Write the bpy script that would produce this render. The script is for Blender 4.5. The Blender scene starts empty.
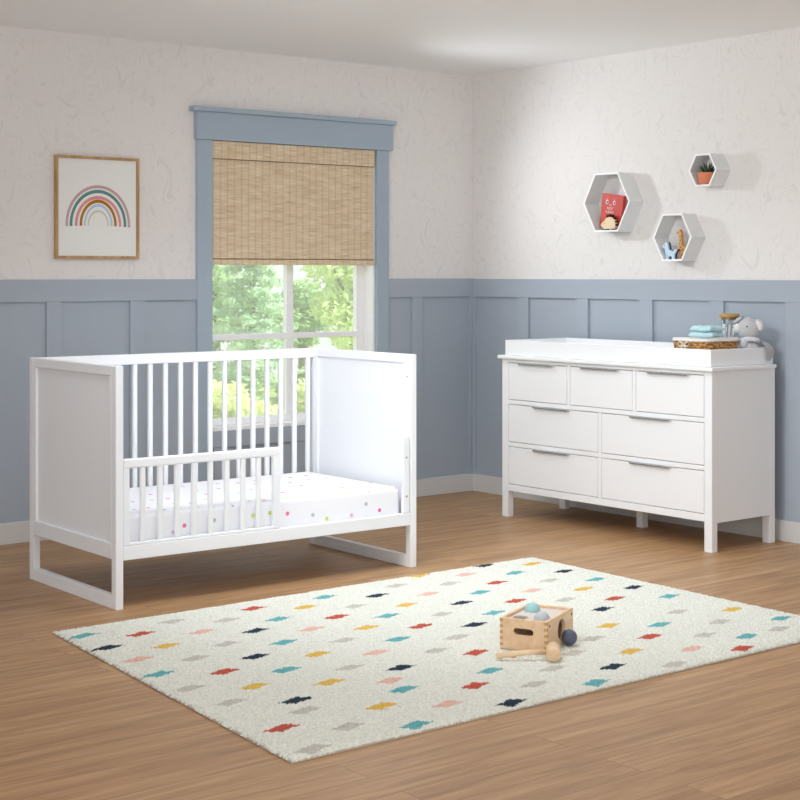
import bpy, bmesh, math, random
from mathutils import Vector, Matrix, noise
random.seed(7)
PI = math.pi
scn = bpy.context.scene
col = scn.collection

# ---------------------------------------------------------------- helpers
def lin(c):
    c = c / 255.0
    return c / 12.92 if c <= 0.04045 else ((c + 0.055) / 1.055) ** 2.4
def rgb(r, g, b): return (lin(r), lin(g), lin(b), 1.0)

def mat(name, color, rough=0.5, spec=0.3, metal=0.0, bump=None, vary=0.0, vscale=8.0, sheen=0.0):
    m = bpy.data.materials.new(name); m.use_nodes = True
    nt = m.node_tree; b = nt.nodes['Principled BSDF']
    b.inputs['Base Color'].default_value = color
    b.inputs['Roughness'].default_value = rough
    b.inputs['Specular IOR Level'].default_value = spec
    b.inputs['Metallic'].default_value = metal
    if sheen: b.inputs['Sheen Weight'].default_value = sheen
    tc = nt.nodes.new('ShaderNodeTexCoord')
    if vary:
        n = nt.nodes.new('ShaderNodeTexNoise'); n.inputs['Scale'].default_value = vscale; n.inputs['Detail'].default_value = 4
        nt.links.new(tc.outputs['Object'], n.inputs['Vector'])
        mx = nt.nodes.new('ShaderNodeMix'); mx.data_type = 'RGBA'
        mx.inputs[6].default_value = tuple(c * (1 - vary) for c in color[:3]) + (1,)
        mx.inputs[7].default_value = tuple(min(1, c * (1 + vary)) for c in color[:3]) + (1,)
        nt.links.new(n.outputs['Fac'], mx.inputs[0]); nt.links.new(mx.outputs[2], b.inputs['Base Color'])
    if bump:
        n2 = nt.nodes.new('ShaderNodeTexNoise'); n2.inputs['Scale'].default_value = bump[0]; n2.inputs['Detail'].default_value = 3
        nt.links.new(tc.outputs['Object'], n2.inputs['Vector'])
        bp = nt.nodes.new('ShaderNodeBump'); bp.inputs['Strength'].default_value = bump[1]; bp.inputs['Distance'].default_value = 0.01
        nt.links.new(n2.outputs['Fac'], bp.inputs['Height']); nt.links.new(bp.outputs['Normal'], b.inputs['Normal'])
    return m

def tag(o, label=None, cat=None, group=None, kind=None):
    if label: o['label'] = label
    if cat: o['category'] = cat
    if group: o['group'] = group
    if kind: o['kind'] = kind
    return o

def empty(name, loc=(0, 0, 0), rz=0.0, rot=None):
    o = bpy.data.objects.new(name, None); col.objects.link(o)
    o.location = loc; o.rotation_euler = rot if rot else (0, 0, rz)
    o.empty_display_size = 0.05
    return o

class MB:
    """collects shapes into one mesh"""
    def __init__(s): s.bm = bmesh.new(); s.mi = 0
    def _mark(s, faces, smooth=False):
        for f in faces: f.material_index = s.mi; f.smooth = smooth
    def box(s, a, b, bev=0.002, seg=2):
        t = bmesh.new(); bmesh.ops.create_cube(t, size=1.0)
        lo = [min(a[i], b[i]) for i in range(3)]; hi = [max(a[i], b[i]) for i in range(3)]
        for v in t.verts: v.co = Vector([(lo[i] + hi[i]) / 2 + v.co[i] * (hi[i] - lo[i]) for i in range(3)])
        bev = min(bev, 0.45 * min(hi[i] - lo[i] for i in range(3)))
        if bev > 1e-5:
            bmesh.ops.bevel(t, geom=t.edges[:], offset=bev, segments=seg, profile=0.5, affect='EDGES')
        return s.add(t)
    def add(s, t, M=None, smooth=False):
        vm = {}
        for v in t.verts: vm[v] = s.bm.verts.new(M @ v.co if M else v.co)
        for f in t.faces:
            try:
                n = s.bm.faces.new([vm[v] for v in f.verts]); n.material_index = s.mi; n.smooth = smooth or f.smooth
            except ValueError: pass
        t.free(); return s
    def prism(s, pts, fn, d0, d1, bev=0.0):
        """pts 2-D outline, fn(u,v,d)->xyz, extruded from d0 to d1"""
        t = bmesh.new()
        A = [t.verts.new(fn(u, v, d0)) for u, v in pts]; B = [t.verts.new(fn(u, v, d1)) for u, v in pts]
        t.faces.new(A); t.faces.new(B[::-1]); n = len(pts)
        for i in range(n): t.faces.new((A[i], B[i], B[(i + 1) % n], A[(i + 1) % n]))
        bmesh.ops.recalc_face_normals(t, faces=t.faces[:])
        if bev: bmesh.ops.bevel(t, geom=t.edges[:], offset=bev, segments=2, profile=0.5, affect='EDGES')
        return s.add(t)
    def lathe(s, prof, c=(0, 0, 0), n=32, M=None, smooth=True):
        t = bmesh.new(); rings = []
        for r, z in prof:
            if r < 1e-6: rings.append([t.verts.new((0, 0, z))])
            else: rings.append([t.verts.new((r * math.cos(2 * PI * i / n), r * math.sin(2 * PI * i / n), z)) for i in range(n)])
        for p, q in zip(rings, rings[1:]):
            for i in range(n):
                j = (i + 1) % n
                vs = [p[0], q[i], q[j]] if len(p) == 1 else ([p[i], p[j], q[0]] if len(q) == 1 else [p[i], p[j], q[j], q[i]])
                if len(p) == 1 and len(q) == 1: continue
                t.faces.new(vs).smooth = smooth
        bmesh.ops.recalc_face_normals(t, faces=t.faces[:])
        return s.add(t, M if M else Matrix.Translation(c))
    def ball(s, c, r, sc=(1, 1, 1), sub=3, R=None):
        t = bmesh.new(); bmesh.ops.create_icosphere(t, subdivisions=sub, radius=r)
        M = Matrix.Translation(c) @ (R.to_4x4() if R else Matrix()) @ Matrix.Diagonal((*sc, 1))
        return s.add(t, M, smooth=True)
    def tube(s, pts, rad, n=10, caps=True):
        if not isinstance(rad, (list, tuple)): rad = [rad] * len(pts)
        P = [Vector(p) for p in pts]; t = bmesh.new(); rings = []; up = Vector((0.13, 0.21, 0.97))
        for i, p in enumerate(P):
            d = (P[min(i + 1, len(P) - 1)] - P[max(i - 1, 0)]).normalized()
            a = d.cross(up); a = a.normalized() if a.length > 1e-4 else d.orthogonal().normalized(); b = d.cross(a)
            rings.append([t.verts.new(p + rad[i] * (a * math.cos(2 * PI * k / n) + b * math.sin(2 * PI * k / n))) for k in range(n)])
        for p, q in zip(rings, rings[1:]):
            for k in range(n): t.faces.new((p[k], p[(k + 1) % n], q[(k + 1) % n], q[k])).smooth = True
        if caps: t.faces.new(rings[0][::-1]); t.faces.new(rings[-1])
        bmesh.ops.recalc_face_normals(t, faces=t.faces[:])
        return s.add(t)
    def arc(s, c, r0, r1, d, fn, a0=0, a1=PI, n=40, sy=1.0, foot=0.0):
        """flat band between two radii (a painted arch) with straight feet"""
        inn, out = [], []
        for i in range(n + 1):
            a = a0 + (a1 - a0) * i / n
            out.append((c[0] + r1 * math.cos(a), c[1] + r1 * sy * math.sin(a))); inn.append((c[0] + r0 * math.cos(a), c[1] + r0 * sy * math.sin(a)))
        if foot:
            out = [(out[0][0], out[0][1] - foot)] + out + [(out[-1][0], out[-1][1] - foot)]
            inn = [(inn[0][0], inn[0][1] - foot)] + inn + [(inn[-1][0], inn[-1][1] - foot)]
        V1 = [s.bm.verts.new(fn(u, v, d)) for u, v in out]; V0 = [s.bm.verts.new(fn(u, v, d)) for u, v in inn]
        for i in range(len(V1) - 1):
            f = s.bm.faces.new((V0[i], V1[i], V1[i + 1], V0[i + 1])); f.material_index = s.mi
        return s
    def build(s, name, m, parent=None, loc=None, rot=None):
        me = bpy.data.meshes.new(name); s.bm.to_mesh(me); s.bm.free()
        for x in (m if isinstance(m, (list, tuple)) else [m]): me.materials.append(x)
        o = bpy.data.objects.new(name, me); col.objects.link(o)
        if parent is not None: o.parent = parent
        if loc is not None: o.location = loc
        if rot is not None: o.rotation_euler = rot
        return o

def cut(o, cutters):
    """subtract helper shapes from a mesh and keep only the result"""
    for c in cutters:
        m = o.modifiers.new('cut', 'BOOLEAN'); m.operation = 'DIFFERENCE'; m.object = c; m.solver = 'EXACT'
    bpy.context.view_layer.update()
    dg = bpy.context.evaluated_depsgraph_get()
    me = bpy.data.meshes.new_from_object(o.evaluated_get(dg))
    o.modifiers.clear(); o.data = me
    for c in cutters: bpy.data.objects.remove(c, do_unlink=True)
    return o

def struct(o, label=None): o['kind'] = 'structure'; return o

# ---------------------------------------------------------------- materials
def shader(name):
    m = bpy.data.materials.new(name); m.use_nodes = True
    return m, m.node_tree, m.node_tree.nodes['Principled BSDF'], m.node_tree.nodes, m.node_tree.links

def nmath(N, L, op, a, b=None):
    n = N.new('ShaderNodeMath'); n.operation = op
    for i, v in enumerate((a, b)):
        if v is None: continue
        if isinstance(v, (int, float)): n.inputs[i].default_value = v
        else: L.new(v, n.inputs[i])
    return n.outputs[0]

def nmix(N, L, f, a, b):
    n = N.new('ShaderNodeMix'); n.data_type = 'RGBA'
    for i, v in ((0, f), (6, a), (7, b)):
        if isinstance(v, (int, float, tuple)): n.inputs[i].default_value = v
        else: L.new(v, n.inputs[i])
    return n.outputs[2]

def nramp(N, L, f, *stops):
    n = N.new('ShaderNodeValToRGB'); e = n.color_ramp.elements
    while len(e) < len(stops): e.new(0.5)
    for el, (p, c) in zip(e, stops): el.position = p; el.color = c
    L.new(f, n.inputs[0]); return n.outputs[0]

def wallpaper():
    m, nt, b, N, L = shader('wallpaper')
    tc = N.new('ShaderNodeTexCoord'); sx = N.new('ShaderNodeSeparateXYZ'); L.new(tc.outputs['Object'], sx.inputs[0])
    u = nmath(N, L, 'SUBTRACT', sx.outputs[0], sx.outputs[1])
    cb = N.new('ShaderNodeCombineXYZ'); L.new(u, cb.inputs[0]); L.new(sx.outputs[2], cb.inputs[1])
    lines = []
    for off, sc, k in (((0, 0, 0), (8.5, 5.2, 1), 4.6), ((3.7, 8.1, 0), (12, 9, 1), 3.4)):
        mp = N.new('ShaderNodeMapping'); mp.inputs['Location'].default_value = off; mp.inputs['Scale'].default_value = sc; L.new(cb.outputs[0], mp.inputs[0])
        nz = N.new('ShaderNodeTexNoise'); nz.noise_dimensions = '2D'; nz.inputs['Scale'].default_value = 1.0; nz.inputs['Detail'].default_value = 1.6; nz.inputs['Distortion'].default_value = 0.7
        L.new(mp.outputs[0], nz.inputs['Vector'])
        fr = nmath(N, L, 'ABSOLUTE', nmath(N, L, 'SUBTRACT', nmath(N, L, 'FRACT', nmath(N, L, 'MULTIPLY', nz.outputs['Fac'], k)), 0.5))
        lines.append(nramp(N, L, fr, (0.0, (1, 1, 1, 1)), (0.03, (0.9, 0.9, 0.9, 1)), (0.065, (0, 0, 0, 1))))
    n2 = N.new('ShaderNodeTexNoise'); n2.inputs['Scale'].default_value = 9; L.new(cb.outputs[0], n2.inputs['Vector'])
    patch = nramp(N, L, n2.outputs['Fac'], (0.42, (0.25, 0.25, 0.25, 1)), (0.58, (1, 1, 1, 1)))
    line = nmath(N, L, 'MAXIMUM', nmath(N, L, 'MULTIPLY', lines[0], patch), nmath(N, L, 'MULTIPLY', lines[1], nmath(N, L, 'SUBTRACT', 1.15, patch)))
    base = rgb(233, 229, 226); ink = rgb(206, 202, 200)
    L.new(nmix(N, L, nmath(N, L, 'MULTIPLY', line, 0.36), base, ink), b.inputs['Base Color'])
    b.inputs['Roughness'].default_value = 0.85; b.inputs['Specular IOR Level'].default_value = 0.1
    return m

def wood_floor():
    m, nt, b, N, L = shader('oak_floor')
    tc = N.new('ShaderNodeTexCoord')
    br = N.new('ShaderNodeTexBrick'); L.new(tc.outputs['Object'], br.inputs['Vector'])
    br.inputs['Scale'].default_value = 1.0; br.inputs['Brick Width'].default_value = 1.5; br.inputs['Row Height'].default_value = 0.13
    br.inputs['Mortar Size'].default_value = 0.0016; br.inputs['Mortar Smooth'].default_value = 0.4; br.offset = 0.37; br.inputs['Bias'].default_value = 0
    br.inputs['Color1'].default_value = (0.25, 0.25, 0.25, 1); br.inputs['Color2'].default_value = (0.75, 0.75, 0.75, 1); br.inputs['Mortar'].default_value = (0.5, 0.5, 0.5, 1)
    mp = N.new('ShaderNodeMapping'); mp.inputs['Scale'].default_value = (1.6, 22, 1); L.new(tc.outputs['Object'], mp.inputs[0])
    ad = N.new('ShaderNodeVectorMath'); ad.operation = 'MULTIPLY_ADD'; L.new(br.outputs['Color'], ad.inputs[0]); ad.inputs[1].default_value = (17, 9, 3); L.new(mp.outputs[0], ad.inputs[2])
    nz = N.new('ShaderNodeTexNoise'); nz.inputs['Scale'].default_value = 1.5; nz.inputs['Detail'].default_value = 7; nz.inputs['Roughness'].default_value = 0.62
    nz.inputs['Distortion'].default_value = 0.6; L.new(ad.outputs[0], nz.inputs['Vector'])
    g = nramp(N, L, nz.outputs['Fac'], (0.3, rgb(116, 82, 54)), (0.5, rgb(174, 135, 96)), (0.7, rgb(212, 174, 130)))
    tone = nmix(N, L, 0.5, g, nmix(N, L, br.outputs['Color'], rgb(158, 118, 80), rgb(202, 163, 120)))
    L.new(nmix(N, L, nmath(N, L, 'MULTIPLY', br.outputs['Fac'], 0.55), tone, rgb(96, 68, 48)), b.inputs['Base Color'])
    b.inputs['Roughness'].default_value = 0.42; b.inputs['Specular IOR Level'].default_value = 0.3
    bp = N.new('ShaderNodeBump'); bp.inputs['Strength'].default_value = 0.08; bp.inputs['Distance'].default_value = 0.004
    L.new(nz.outputs['Fac'], bp.inputs['Height']); L.new(bp.outputs['Normal'], b.inputs['Normal'])
    return m

def wood(name, c1, c2, scale=(3, 40, 40), rough=0.45):
    m, nt, b, N, L = shader(name)
    tc = N.new('ShaderNodeTexCoord'); mp = N.new('ShaderNodeMapping'); mp.inputs['Scale'].default_value = scale; L.new(tc.outputs['Object'], mp.inputs[0])
    nz = N.new('ShaderNodeTexNoise'); nz.inputs['Scale'].default_value = 1.0; nz.inputs['Detail'].default_value = 5; nz.inputs['Distortion'].default_value = 0.5
    L.new(mp.outputs[0], nz.inputs['Vector'])
    L.new(nramp(N, L, nz.outputs['Fac'], (0.3, c1), (0.7, c2)), b.inputs['Base Color'])
    b.inputs['Roughness'].default_value = rough; b.inputs['Specular IOR Level'].default_value = 0.25
    return m

def bamboo():
    m, nt, b, N, L = shader('woven_bamboo')
    tc = N.new('ShaderNodeTexCoord'); sx = N.new('ShaderNodeSeparateXYZ'); L.new(tc.outputs['Object'], sx.inputs[0])
    mp = N.new('ShaderNodeMapping'); mp.inputs['Scale'].default_value = (14, 1, 230); L.new(tc.outputs['Object'], mp.inputs[0])
    nz = N.new('ShaderNodeTexNoise'); nz.inputs['Scale'].default_value = 1.0; nz.inputs['Detail'].default_value = 3; L.new(mp.outputs[0], nz.inputs['Vector'])
    mp2 = N.new('ShaderNodeMapping'); mp2.inputs['Scale'].default_value = (6, 1, 45); L.new(tc.outputs['Object'], mp2.inputs[0])
    nb = N.new('ShaderNodeTexNoise'); nb.inputs['Scale'].default_value = 1.0; nb.inputs['Detail'].default_value = 2; L.new(mp2.outputs[0], nb.inputs['Vector'])
    slat = nramp(N, L, nz.outputs['Fac'], (0.28, rgb(172, 142, 106)), (0.42, rgb(216, 194, 160)), (0.6, rgb(230, 212, 184)), (0.75, rgb(250, 240, 222)))
    big = nramp(N, L, nb.outputs['Fac'], (0.3, rgb(200, 172, 136)), (0.65, rgb(238, 222, 194)))
    c = nmix(N, L, 0.35, slat, big)
    # vertical warp bands
    fr = nmath(N, L, 'FRACT', nmath(N, L, 'MULTIPLY', sx.outputs[0], 1 / 0.042))
    st = nramp(N, L, fr, (0.0, (1, 1, 1, 1)), (0.12, (0.9, 0.9, 0.9, 1)), (0.3, (0, 0, 0, 1)), (0.60, (0, 0, 0, 1)), (0.66, (0.3, 0.3, 0.3, 1)), (0.74, (0, 0, 0, 1)))
    c = nmix(N, L, nmath(N, L, 'MULTIPLY', st, 0.4), c, rgb(186, 158, 122))
    L.new(c, b.inputs['Base Color']); b.inputs['Roughness'].default_value = 0.7; b.inputs['Specular IOR Level'].default_value = 0.15
    b.inputs['Transmission Weight'].default_value = 0.0
    bp = N.new('ShaderNodeBump'); bp.inputs['Strength'].default_value = 0.5; bp.inputs['Distance'].default_value = 0.002
    L.new(nz.outputs['Fac'], bp.inputs['Height']); L.new(bp.outputs['Normal'], b.inputs['Normal'])
    return m

def dotted_sheet():
    m, nt, b, N, L = shader('dotted_sheet')
    uv = N.new('ShaderNodeUVMap'); mp = N.new('ShaderNodeMapping'); mp.inputs['Scale'].default_value = (11, 11, 1); L.new(uv.outputs[0], mp.inputs[0])
    v = N.new('ShaderNodeTexVoronoi'); v.voronoi_dimensions = '2D'; v.inputs['Scale'].default_value = 1.0; v.inputs['Randomness'].default_value = 0.55
    L.new(mp.outputs[0], v.inputs['Vector'])
    mask = nramp(N, L, v.outputs['Distance'], (0.075, (1, 1, 1, 1)), (0.105, (0, 0, 0, 1)))
    sc = N.new('ShaderNodeSeparateColor'); L.new(v.outputs['Color'], sc.inputs[0])
    cr = N.new('ShaderNodeValToRGB'); cr.color_ramp.interpolation = 'CONSTANT'; e = cr.color_ramp.elements
    for _ in range(2): e.new(0.5)
    for el, (p, c) in zip(e, ((0, rgb(235, 110, 165)), (0.3, rgb(205, 220, 100)), (0.62, rgb(188, 192, 200)), (0.85, rgb(225, 190, 205)))): el.position = p; el.color = c
    L.new(sc.outputs[0], cr.inputs[0])
    L.new(nmix(N, L, mask, rgb(243, 243, 247), cr.outputs[0]), b.inputs['Base Color'])
    b.inputs['Roughness'].default_value = 0.9; b.inputs['Specular IOR Level'].default_value = 0.1
    return m

def rug_mat():
    m, nt, b, N, L = shader('rug_pile')
    at = N.new('ShaderNodeVertexColor'); at.layer_name = 'pile'
    tc = N.new('ShaderNodeTexCoord'); nz = N.new('ShaderNodeTexNoise'); nz.inputs['Scale'].default_value = 130; nz.inputs['Detail'].default_value = 4; L.new(tc.outputs['Object'], nz.inputs['Vector'])
    k = nramp(N, L, nz.outputs['Fac'], (0.3, (0.8, 0.8, 0.8, 1)), (0.65, (1, 1, 1, 1)))
    mu = N.new('ShaderNodeMix'); mu.data_type = 'RGBA'; mu.blend_type = 'MULTIPLY'; mu.inputs[0].default_value = 1
    L.new(at.outputs[0], mu.inputs[6]); L.new(k, mu.inputs[7]); L.new(mu.outputs[2], b.inputs['Base Color'])
    b.inputs['Roughness'].default_value = 0.95; b.inputs['Specular IOR Level'].default_value = 0.05
    return m

def glass(name, tint=(0.97, 0.99, 0.98, 1), fac=0.06, veil=0.0):
    m = bpy.data.materials.new(name); m.use_nodes = True; nt = m.node_tree; N, L = nt.nodes, nt.links
    N.remove(N['Principled BSDF']); out = N['Material Output']
    t = N.new('ShaderNodeBsdfTransparent'); t.inputs[0].default_value = tint; g = N.new('ShaderNodeBsdfGlossy'); g.inputs['Roughness'].default_value = 0.02
    mx = N.new('ShaderNodeMixShader'); mx.inputs[0].default_value = fac
    L.new(t.outputs[0], mx.inputs[1]); L.new(g.outputs[0], mx.inputs[2])
    if veil:
        tl = N.new('ShaderNodeBsdfTranslucent'); tl.inputs[0].default_value = (1, 1, 1, 1); m2 = N.new('ShaderNodeMixShader'); m2.inputs[0].default_value = veil
        L.new(mx.outputs[0], m2.inputs[1]); L.new(tl.outputs[0], m2.inputs[2]); mx = m2
    L.new(mx.outputs[0], out.inputs['Surface'])
    return m

def leaf_mat(name, c1, c2):
    m = bpy.data.materials.new(name); m.use_nodes = True; nt = m.node_tree; N, L = nt.nodes, nt.links
    b = N['Principled BSDF']; out = N['Material Output']
    tc = N.new('ShaderNodeTexCoord'); nz = N.new('ShaderNodeTexNoise'); nz.inputs['Scale'].default_value = 3.5; nz.inputs['Detail'].default_value = 3; L.new(tc.outputs['Object'], nz.inputs['Vector'])
    c = nramp(N, L, nz.outputs['Fac'], (0.35, c1), (0.65, c2))
    L.new(c, b.inputs['Base Color']); b.inputs['Roughness'].default_value = 0.7
    tr = N.new('ShaderNodeBsdfTranslucent'); L.new(c, tr.inputs[0])
    mx = N.new('ShaderNodeMixShader'); mx.inputs[0].default_value = 0.45; L.new(b.outputs[0], mx.inputs[1]); L.new(tr.outputs[0], mx.inputs[2]); L.new(mx.outputs[0], out.inputs['Surface'])
    return m

def wicker():
    m, nt, b, N, L = shader('wicker')
    tc = N.new('ShaderNodeTexCoord'); mp = N.new('ShaderNodeMapping'); mp.inputs['Scale'].default_value = (55, 55, 110); L.new(tc.outputs['Object'], mp.inputs[0])
    v = N.new('ShaderNodeTexVoronoi'); v.inputs['Scale'].default_value = 1.0; L.new(mp.outputs[0], v.inputs['Vector'])
    c = nramp(N, L, v.outputs['Distance'], (0.1, rgb(226, 182, 122)), (0.5, rgb(194, 142, 84)), (0.85, rgb(120, 80, 42)))
    L.new(c, b.inputs['Base Color']); b.inputs['Roughness'].default_value = 0.75
    return m

M_PAPER = wallpaper()
M_FLOOR = wood_floor()
M_BLUE = mat('blue_paint', rgb(170, 179, 190), 0.55, 0.25)
M_CASING = mat('casing_blue_paint', rgb(166, 181, 194), 0.5, 0.25)
M_BASE = mat('baseboard_paint', rgb(214, 212, 210), 0.5, 0.25)
M_CEIL = mat('ceiling_paint', rgb(250, 250, 250), 0.9, 0.1)
M_WHITE = mat('white_lacquer', rgb(242, 244, 247), 0.38, 0.3)
M_DWHITE = mat('white_dresser_paint', rgb(243, 244, 245), 0.4, 0.3)
M_SASH = mat('white_sash_paint', rgb(248, 248, 249), 0.4, 0.3)
M_BAMBOO = bamboo()
M_BAMBOO_DK = mat('bamboo_dark_cord', rgb(120, 92, 62), 0.8, 0.1)
M_SHEET = dotted_sheet()
M_RUG = rug_mat()
M_RUGEDGE = mat('rug_backing', rgb(196, 188, 174), 0.95, 0.05, bump=(200, 0.3))
M_STEEL = mat('brushed_steel', rgb(190, 190, 189), 0.4, 0.5, 0.5)
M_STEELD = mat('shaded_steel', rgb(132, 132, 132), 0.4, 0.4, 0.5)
M_GAP = mat('gap_shade', rgb(120, 120, 120), 0.9, 0.05)
M_SCREW = mat('grey_bolt', rgb(170, 170, 174), 0.4, 0.4, 0.6)
M_OAK = wood('oak_frame', rgb(166, 128, 84), rgb(202, 166, 118), (30, 30, 6))
M_PRINT = mat('print_paper', rgb(240, 240, 236), 0.8, 0.1)
M_BEECH = wood('beech_wood', rgb(226, 190, 150), rgb(240, 212, 176), (10, 40, 40))
M_BEECH_END = mat('beech_end_grain', rgb(206, 166, 122), 0.6, 0.2)
M_BEECH_DK = mat('beech_peg', rgb(110, 74, 44), 0.7, 0.1)
M_TOPPLATE = mat('pale_top_plate', rgb(222, 212, 204), 0.6, 0.2)
M_GLASS = glass('window_glass', veil=0.14)  # translucent white layer puts the washed-out haze into the pane
M_JAR = glass('jar_glass', (0.95, 0.97, 0.98, 1), 0.05)
M_WICKER = wicker()
M_LINER = mat('white_liner', rgb(236, 235, 232), 0.9, 0.1, bump=(90, 0.3))
M_AQUA = mat('aqua_cotton', rgb(196, 228, 234), 0.95, 0.05, bump=(160, 0.4))
M_PLUSH = mat('grey_plush', rgb(196, 197, 200), 0.95, 0.05, bump=(220, 0.5), sheen=0.3)
M_PLUSH_DK = mat('dark_plush', rgb(150, 150, 154), 0.95, 0.05, bump=(220, 0.5))
M_PLUSH_LT = mat('pale_plush', rgb(226, 224, 226), 0.95, 0.05, bump=(180, 0.4), vary=0.15, vscale=60)
M_BLACK = mat('black_bead', rgb(28, 28, 32), 0.3, 0.5)

# ---------------------------------------------------------------- room shell
CEIL = 2.35
WX0, WX1, WZ0, WZ1 = -1.742, -0.706, 0.445, 1.890      # window opening
XL, YF = -8.0, -8.5
m = MB(); m.box((XL, YF, -0.12), (0.15, 0.15, 0), 0); struct(m.build('floor', M_FLOOR))
m = MB(); m.box((XL, YF, CEIL), (0.15, 0.15, CEIL + 0.12), 0); struct(m.build('ceiling', M_CEIL))
m = MB()
m.box((XL, 0, 0), (WX0, 0.15, CEIL), 0); m.box((WX1, 0, 0), (0, 0.15, CEIL), 0)
m.box((WX0, 0, WZ1), (WX1, 0.15, CEIL), 0); m.box((WX0, 0, 0), (WX1, 0.15, WZ0), 0)
struct(m.build('wall_back', M_PAPER))
m = MB(); m.box((0, YF, 0), (0.15, 0.15, CEIL), 0); struct(m.build('wall_right', M_PAPER))

# wainscot: flat painted panel, raised boards
tn = [0]
def trim(a, b, mt=None, bev=0.0015):
    tn[0] += 1
    q = MB(); q.box(a, b, bev); return struct(q.build('trim_%d' % tn[0], mt or M_BLUE))
PT = 0.004; BT = 0.018
trim((XL, 0, 0), (WX0 - 0.0, -PT, 1.10)); trim((WX1, 0, 0), (0, -PT, 1.10)); trim((WX0, 0, 0), (WX1, -PT, WZ0 - 0.003))
trim((0, YF, 0), (-PT, -PT, 1.10))
trim((XL, 0, 1.097), (-1.818, -BT, 1.199)); trim((-0.628, 0, 1.097), (0, -BT, 1.199))
trim((0, YF, 1.096), (-BT, -BT, 1.197))
for a, b in ((-4.37, -4.295), (-3.935, -3.86), (-3.50, -3.425), (-3.068, -2.993), (-2.633, -2.558), (-2.199, -2.123), (-0.458, -0.384), (-0.036, -BT)):
    trim((a, 0, 0.09), (b, -BT, 1.097))
trim((-1.73, 0, 0.09), (-1.68, -BT, 0.358)); trim((-1.256, 0, 0.09), (-1.18, -BT, 0.358))
trim((0, -0.036, 0.09), (-BT, 0, 1.096))
for a in (-0.471, -0.920, -1.366, -1.816, -2.262, -2.71, -3.16, -3.61, -4.06): trim((0, a, 0.09), (-BT, a + 0.086, 1.096))
m = MB(); m.box((XL, 0, 0), (0, -0.022, 0.096), 0.003); struct(m.build('baseboard_back', M_BASE))
m = MB(); m.box((0, YF, 0), (-0.022, -0.022, 0.096), 0.003); struct(m.build('baseboard_right', M_BASE))

# window
win = empty('window_1', (-1.218, 0, WZ0)); win['kind'] = 'structure'
def wpart(name, mt, *boxes, bev=0.002, parent=win):
    q = MB()
    for a, b in boxes: q.box([a[i] - (-1.218, 0, WZ0)[i] for i in range(3)], [b[i] - (-1.218, 0, WZ0)[i] for i in range(3)], bev)
    return q.build(name, mt, parent)
wpart('casing', M_CASING, ((-1.828, 0, 0.10), (WX0, -0.024, 1.89)))
wpart('casing', M_CASING, ((WX1, 0, 0.10), (-0.626, -0.024, 1.89)))
wpart('header', M_CASING, ((-1.838, 0, 1.89), (-0.604, -0.034, 2.028)))
wpart('header_cap', M_CASING, ((-1.865, 0, 2.028), (-0.590, -0.050, 2.052)), bev=0.004)
wpart('apron', M_BLUE, ((WX0, 0, 0.36), (WX1, -BT, 0.440)))
wpart('jamb', M_SASH, ((WX0, 0.0, WZ0), (WX0 + 0.012, 0.149, WZ1)))
wpart('jamb', M_SASH, ((WX1 - 0.012, 0.0, WZ0), (WX1, 0.149, WZ1)))
wpart('head_jamb', M_SASH, ((WX0 + .012, 0.0, WZ1 - 0.012), (WX1 - .012, 0.149, WZ1)))
wpart('window_sill', M_SASH, ((WX0 + .012, -0.012, WZ0 - 0.004), (WX1 - .012, 0.149, WZ0 + 0.014)))
sash = wpart('sash', M_SASH, ((WX0 + 0.012, 0.08, WZ0 + 0.014), (WX0 + 0.055, 0.115, WZ1 - 0.012)), ((-0.767, 0.08, WZ0 + 0.014), (WX1 - 0.012, 0.115, WZ1 - 0.012)),
      ((WX0 + .05, 0.081, WZ0 + 0.014), (-0.76, 0.114, WZ0 + 0.047)), ((WX0 + .05, 0.081, WZ1 - 0.06), (-0.76, 0.114, WZ1 - 0.012)))
wpart('mullion', M_SASH, ((-1.226, 0.078, WZ0 + 0.045), (-1.184, 0.112, WZ1 - 0.06)))
wpart('meeting_rail', M_SASH, ((WX0 + 0.05, 0.074, 0.889), (-0.76, 0.113, 0.917)))
wpart('glass', M_GLASS, ((WX0 + 0.05, 0.096, WZ0 + 0.04), (-1.226, 0.099, WZ1 - 0.055)), ((-1.188, 0.096, WZ0 + 0.04), (-0.762, 0.099, WZ1 - 0.055)), bev=0)

# woven shade inside the opening
blind = empty('woven_shade', (-1.230, -0.003, 1.8885)); tag(blind, 'natural tan woven bamboo roman shade half lowered in the blue-trimmed window', 'window shade')
m = MB(); m.box((-0.508, -0.004, -0.61), (0.509, 0.004, -0.002), 0.001); m.build('shade_panel', M_BAMBOO, blind)
m = MB(); m.box((-0.511, -0.014, -0.088), (0.511, -0.006, -0.001), 0.001); m.build('valance', M_BAMBOO, blind)
m = MB(); m.box((-0.509, -0.012, -0.617), (0.509, -0.0045, -0.590), 0.003); m.build('hem', M_BAMBOO, blind)
m = MB(); m.box((-0.509, -0.0135, -0.0905), (0.509, -0.0045, -0.0875), 0.001); m.box((-0.509, -0.0105, -0.589), (0.509, -0.0045, -0.586), 0.001); m.build('edge_cord', M_BAMBOO_DK, blind)  # dark strips along the lower valance edge and above the hem

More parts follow.
